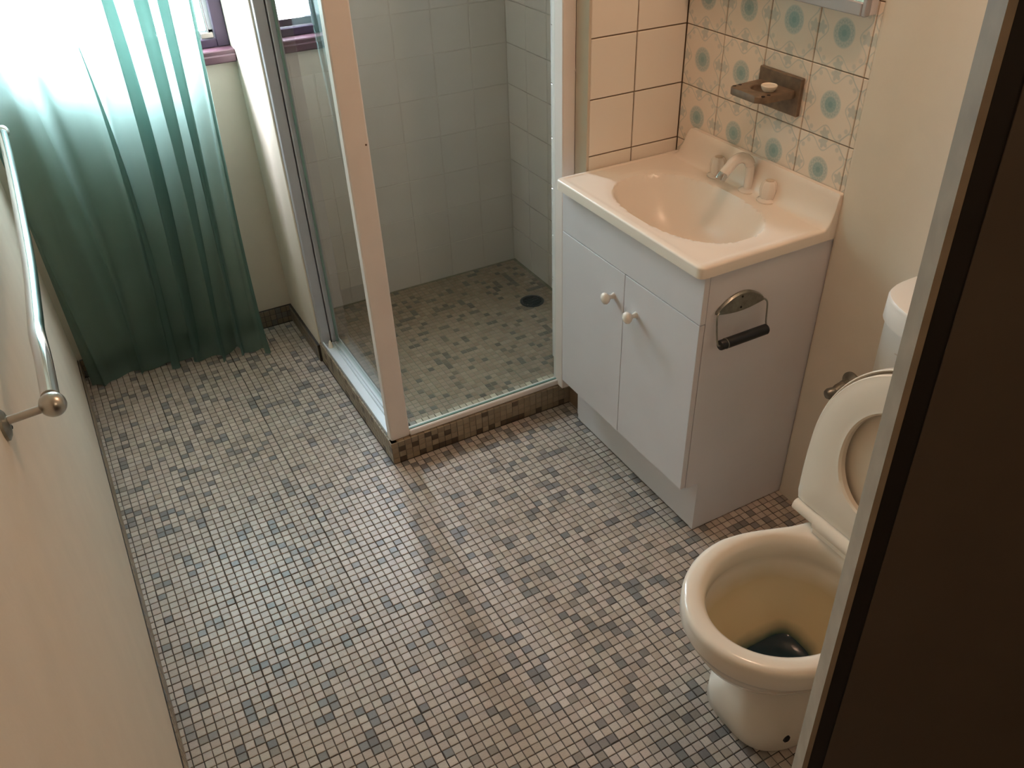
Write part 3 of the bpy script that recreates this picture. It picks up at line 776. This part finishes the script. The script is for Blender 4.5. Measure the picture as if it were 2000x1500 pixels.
inner = [egg(1.008, 1.385, .157, .398, (2, 0, .25)), egg(1.016, 1.375, .149, .392, (2, 0, .1)), egg(1.021, 1.368, .144, .382, 2), egg(1.022, 1.366, .143, .348, 2), egg(1.015, 1.372, .148, .338, 2), egg(1.016, 1.370, .147, .325, 2),
         egg(1.026, 1.360, .138, .295, 2), egg(1.054, 1.340, .113, .255, 2), egg(1.090, 1.314, .082, .215, (2, 3, .4)), egg(1.106, 1.290, .058, .188, (2, 3, .8)), egg(1.114, 1.282, .050, .172, 3), egg(1.120, 1.274, .044, .14, 3)]
mb = MB().loft(outer + inner, True, True, True)
bo = build('bowl', mb, bowl_m, tl, smooth=60)
at = bo.data.attributes.new('stain', 'FLOAT', 'POINT'); at.data.foreach_set('value', [0.0] * (NR * (len(outer) + 4)) + [1.0] * (NR * (len(inner) - 4)))
build('water', MB().loft([egg(1.113, 1.282, .0505, .1725, 3), egg(1.13, 1.265, .03, .1726, 3)], True, False, True), water_m, tl, smooth=60)
build('floor_bolt_cap', MB().lathe((1.150, TY - .1225, .072), (0, -1, 0), [(0, .009), (.004, .0085), (.006, .005), (.003, .004), (.002, 0)], 16), dark_m, tl, smooth=30)
HXh, HZh = 1.392, .424; lean = math.radians(8.5)
def up_pt(s, y, d): # s up the leaning plane from the hinge, d out towards the bowl
    return (HXh + s * sin(lean) - d * cos(lean), TY + y, HZh + s * cos(lean) + d * sin(lean))
def dshape(L, w, s0, n=NR, wb=.172):
    """seat outline: half-ellipse top, sides drawing in slightly to a straight hinge edge"""
    out = []; sc = s0 + (L - s0) * .44
    for k in range(n):
        t = 2 * pi * k / n; c, s = cos(t), sin(t)
        if c > 0: out.append((sc + (L - sc) * c, w * math.copysign(abs(s) ** 1.04, s)))
        else:
            m = max(-c, abs(s)); u, v = -c / m, s / m          # square-ish lower part
            u = u ** .9 if u < 1 else 1; hw = w - (w - wb) * u ** 1.6
            if abs(v) > .93 and u > .93: hw -= .004; u -= .02
            out.append((sc - (sc - s0) * u, hw * v))
    return out
def eshape(s0, s1, w, n=NR):
    return [((s0 + s1) / 2 + (s1 - s0) / 2 * math.copysign(abs(cos(2 * pi * k / n)) ** .95, cos(2 * pi * k / n)), w * sin(2 * pi * k / n)) for k in range(n)]
def ringpts(L, d): return [up_pt(a, b, d) for a, b in L]
# seat ring (in front), lid behind
so = dshape(.402, .192, .010, wb=.176); si = eshape(.080, .320, .108)
def mixl(A, B, f): return [(a[0] + (b[0] - a[0]) * f, a[1] + (b[1] - a[1]) * f) for a, b in zip(A, B)]
D0 = .004
seat = [ringpts(si, D0), ringpts(si, D0 + .012), ringpts(mixl(si, so, .05), D0 + .016), ringpts(mixl(si, so, .18), D0 + .015), ringpts(mixl(si, so, .62), D0 + .019), ringpts(mixl(si, so, .84), D0 + .014),
        ringpts(mixl(si, so, .97), D0 + .013), ringpts(so, D0 + .010), ringpts(so, D0), ringpts(si, D0)]
build('seat', MB().loft(seat), plast, tl, smooth=35)
lo_ = dshape(.411, .200, .002, wb=.180)
lid = [ringpts(lo_, -.018), ringpts(lo_, D0 - .002), ringpts(mixl(lo_, si, .025), D0 - .001), ringpts(mixl(lo_, si, .05), D0 - .004), ringpts(mixl(lo_, si, .10), D0 - .011), ringpts(eshape(.15, .26, .05), D0 - .012)]
build('lid', MB().loft(lid, True, True, True), plast, tl, smooth=35)
hb = MB(); hz = HZh - .003; hx = HXh - .012
hb.tube([(hx, TY - .172, hz), (hx, TY + .172, hz)], .0155, 20); build('hinge_bar', hb, plast, tl, smooth=40)
build('hinge_cover', MB().tube([(hx - .002, TY - .105, hz - .002), (hx - .002, TY + .105, hz - .002)], .0195, 20), plast, tl, smooth=40)
build('hinge_mount', MB().box(hx - .020, hx + .03, TY - .104, TY + .104, .396, hz - .006, .004), plast, tl)
build('outlet_pipe', MB().tube([(1.50, TY, .18), (1.76, TY, .18)], .052, 24), plast, tl, smooth=40)

# cistern
ci = thing('cistern', (W, -1.235, .60), 'white plastic cistern on the cream wall above the toilet', 'cistern')
def cis(z, gx=0.0, y0=-.968, y1=-1.505):
    xf = 1.592 - gx; xb = W - .009; out = []; cy = (y0 + y1) / 2; hw = (y0 - y1) / 2 + gx; K = 30
    for k in range(K + 1):
        t = k / K * pi; c, s = cos(t), sin(t)
        out.append((xb - (xb - xf) * abs(s) ** .55, cy + hw * math.copysign(abs(c) ** .62, c), z))
    return out
build('tank', MB().loft([cis(.50, -.022), cis(.52, -.012), cis(.60, -.006), cis(.775, -.002)], True, True, True), cist_m, ci, smooth=35)
build('tank_lid', MB().loft([cis(.776, .001), cis(.778, .004), cis(.826, .004), cis(.832, .001), cis(.8345, -.006)], True, True, True), cist_m, ci, smooth=30)
build('lid_seam', MB().box(1.5885, 1.5895, -1.175, -1.075, .742, .7435), lam_e, ci)
build('flush_button', MB().box(1.63, 1.68, -1.26, -1.21, .834, .839, .002), cist_m, ci)
build('flush_pipe', MB().tube([(1.67, -1.262, .51), (1.67, -1.262, .42), (1.64, -1.262, .36), (1.56, -1.262, .34), (1.50, -1.262, .34)], .019, 16), plast, ci, smooth=50)
# stop valve
sv = thing('stop_valve', (W, -.875, .49), 'tarnished metal stop valve on the wall left of the toilet seat', 'valve')
build('wall_flange', MB().lathe((W - .008, -.872, .492), (-1, 0, 0), [(0, .027), (.004, .027), (.010, .017), (.014, .013), (.030, .0125)], 24), oldmetal, sv, smooth=40)
build('valve_body', MB().tube([(W - .030, -.872, .490), (W - .055, -.874, .486), (W - .070, -.876, .483)], [.0135, .015, .012], 18), oldmetal, sv, smooth=50)
build('handle', MB().lathe((W - .066, -.876, .484), (-1, .25, -.1), [(0, .010), (.004, .014), (.020, .0145), (.026, .011), (.028, .004)], 18), oldmetal, sv, smooth=40)
build('supply_pipe', MB().tube(smooth_path([(W - .058, -.882, .478), (W - .060, -.905, .455), (W - .060, -.96, .452), (W - .062, -1.01, .47), (W - .07, -1.02, .51)]), .007, 12), steel, sv, smooth=50)

# ------------------------------------------------------------------ door leaf ajar at the right
dr = bpy.data.objects.new('door_1', None); C.objects.link(dr); dr.location = (.80, -1.632, 0); struct(dr, 'dark brown door leaf ajar in front of the toilet', 'door')
DD = Vector((.85, -.527, 0)).normalized(); DN = Vector((DD.y, -DD.x, 0)) * 1.0     # along the leaf, and towards the hall side
if DN.dot(Vector((-.6, -.4, 0))) < 0: DN = -DN
LEAN = Vector((0, .036, 0))
def leaf(a0, a1, n0, n1, z0, z1):
    o = Vector((.80, -1.672, 0)); m = MB(); vs = []
    for z in (z0, z1):
        for a, n_ in ((a0, n0), (a1, n0), (a1, n1), (a0, n1)):
            vs.append(o + DD * a + DN * n_ + LEAN * z + Z_ * z)
    return m.add(vs, [(0, 3, 2, 1), (4, 5, 6, 7), (0, 1, 5, 4), (1, 2, 6, 5), (2, 3, 7, 6), (3, 0, 4, 7)])
build('leaf_core', leaf(.001, .72, -.032, -.002, .01, 2.02), door_b, dr)
build('edge_strip', leaf(-.002, .004, -.034, -.018, .01, 2.02), door_e, dr)
build('edge_strip', leaf(-.003, .004, -.0165, .000, .01, 2.02), door_e, dr)
build('face_band', leaf(.0045, .024, -.006, -.0005, .01, 2.02), door_b, dr)  # black-brown band next to the edge, darker than the panel
build('face_panel', leaf(.024, .72, -.006, .001, .01, 2.02), door_f, dr)
build('room_face', leaf(.001, .72, -.035, -.031, .01, 2.02), door_e, dr)
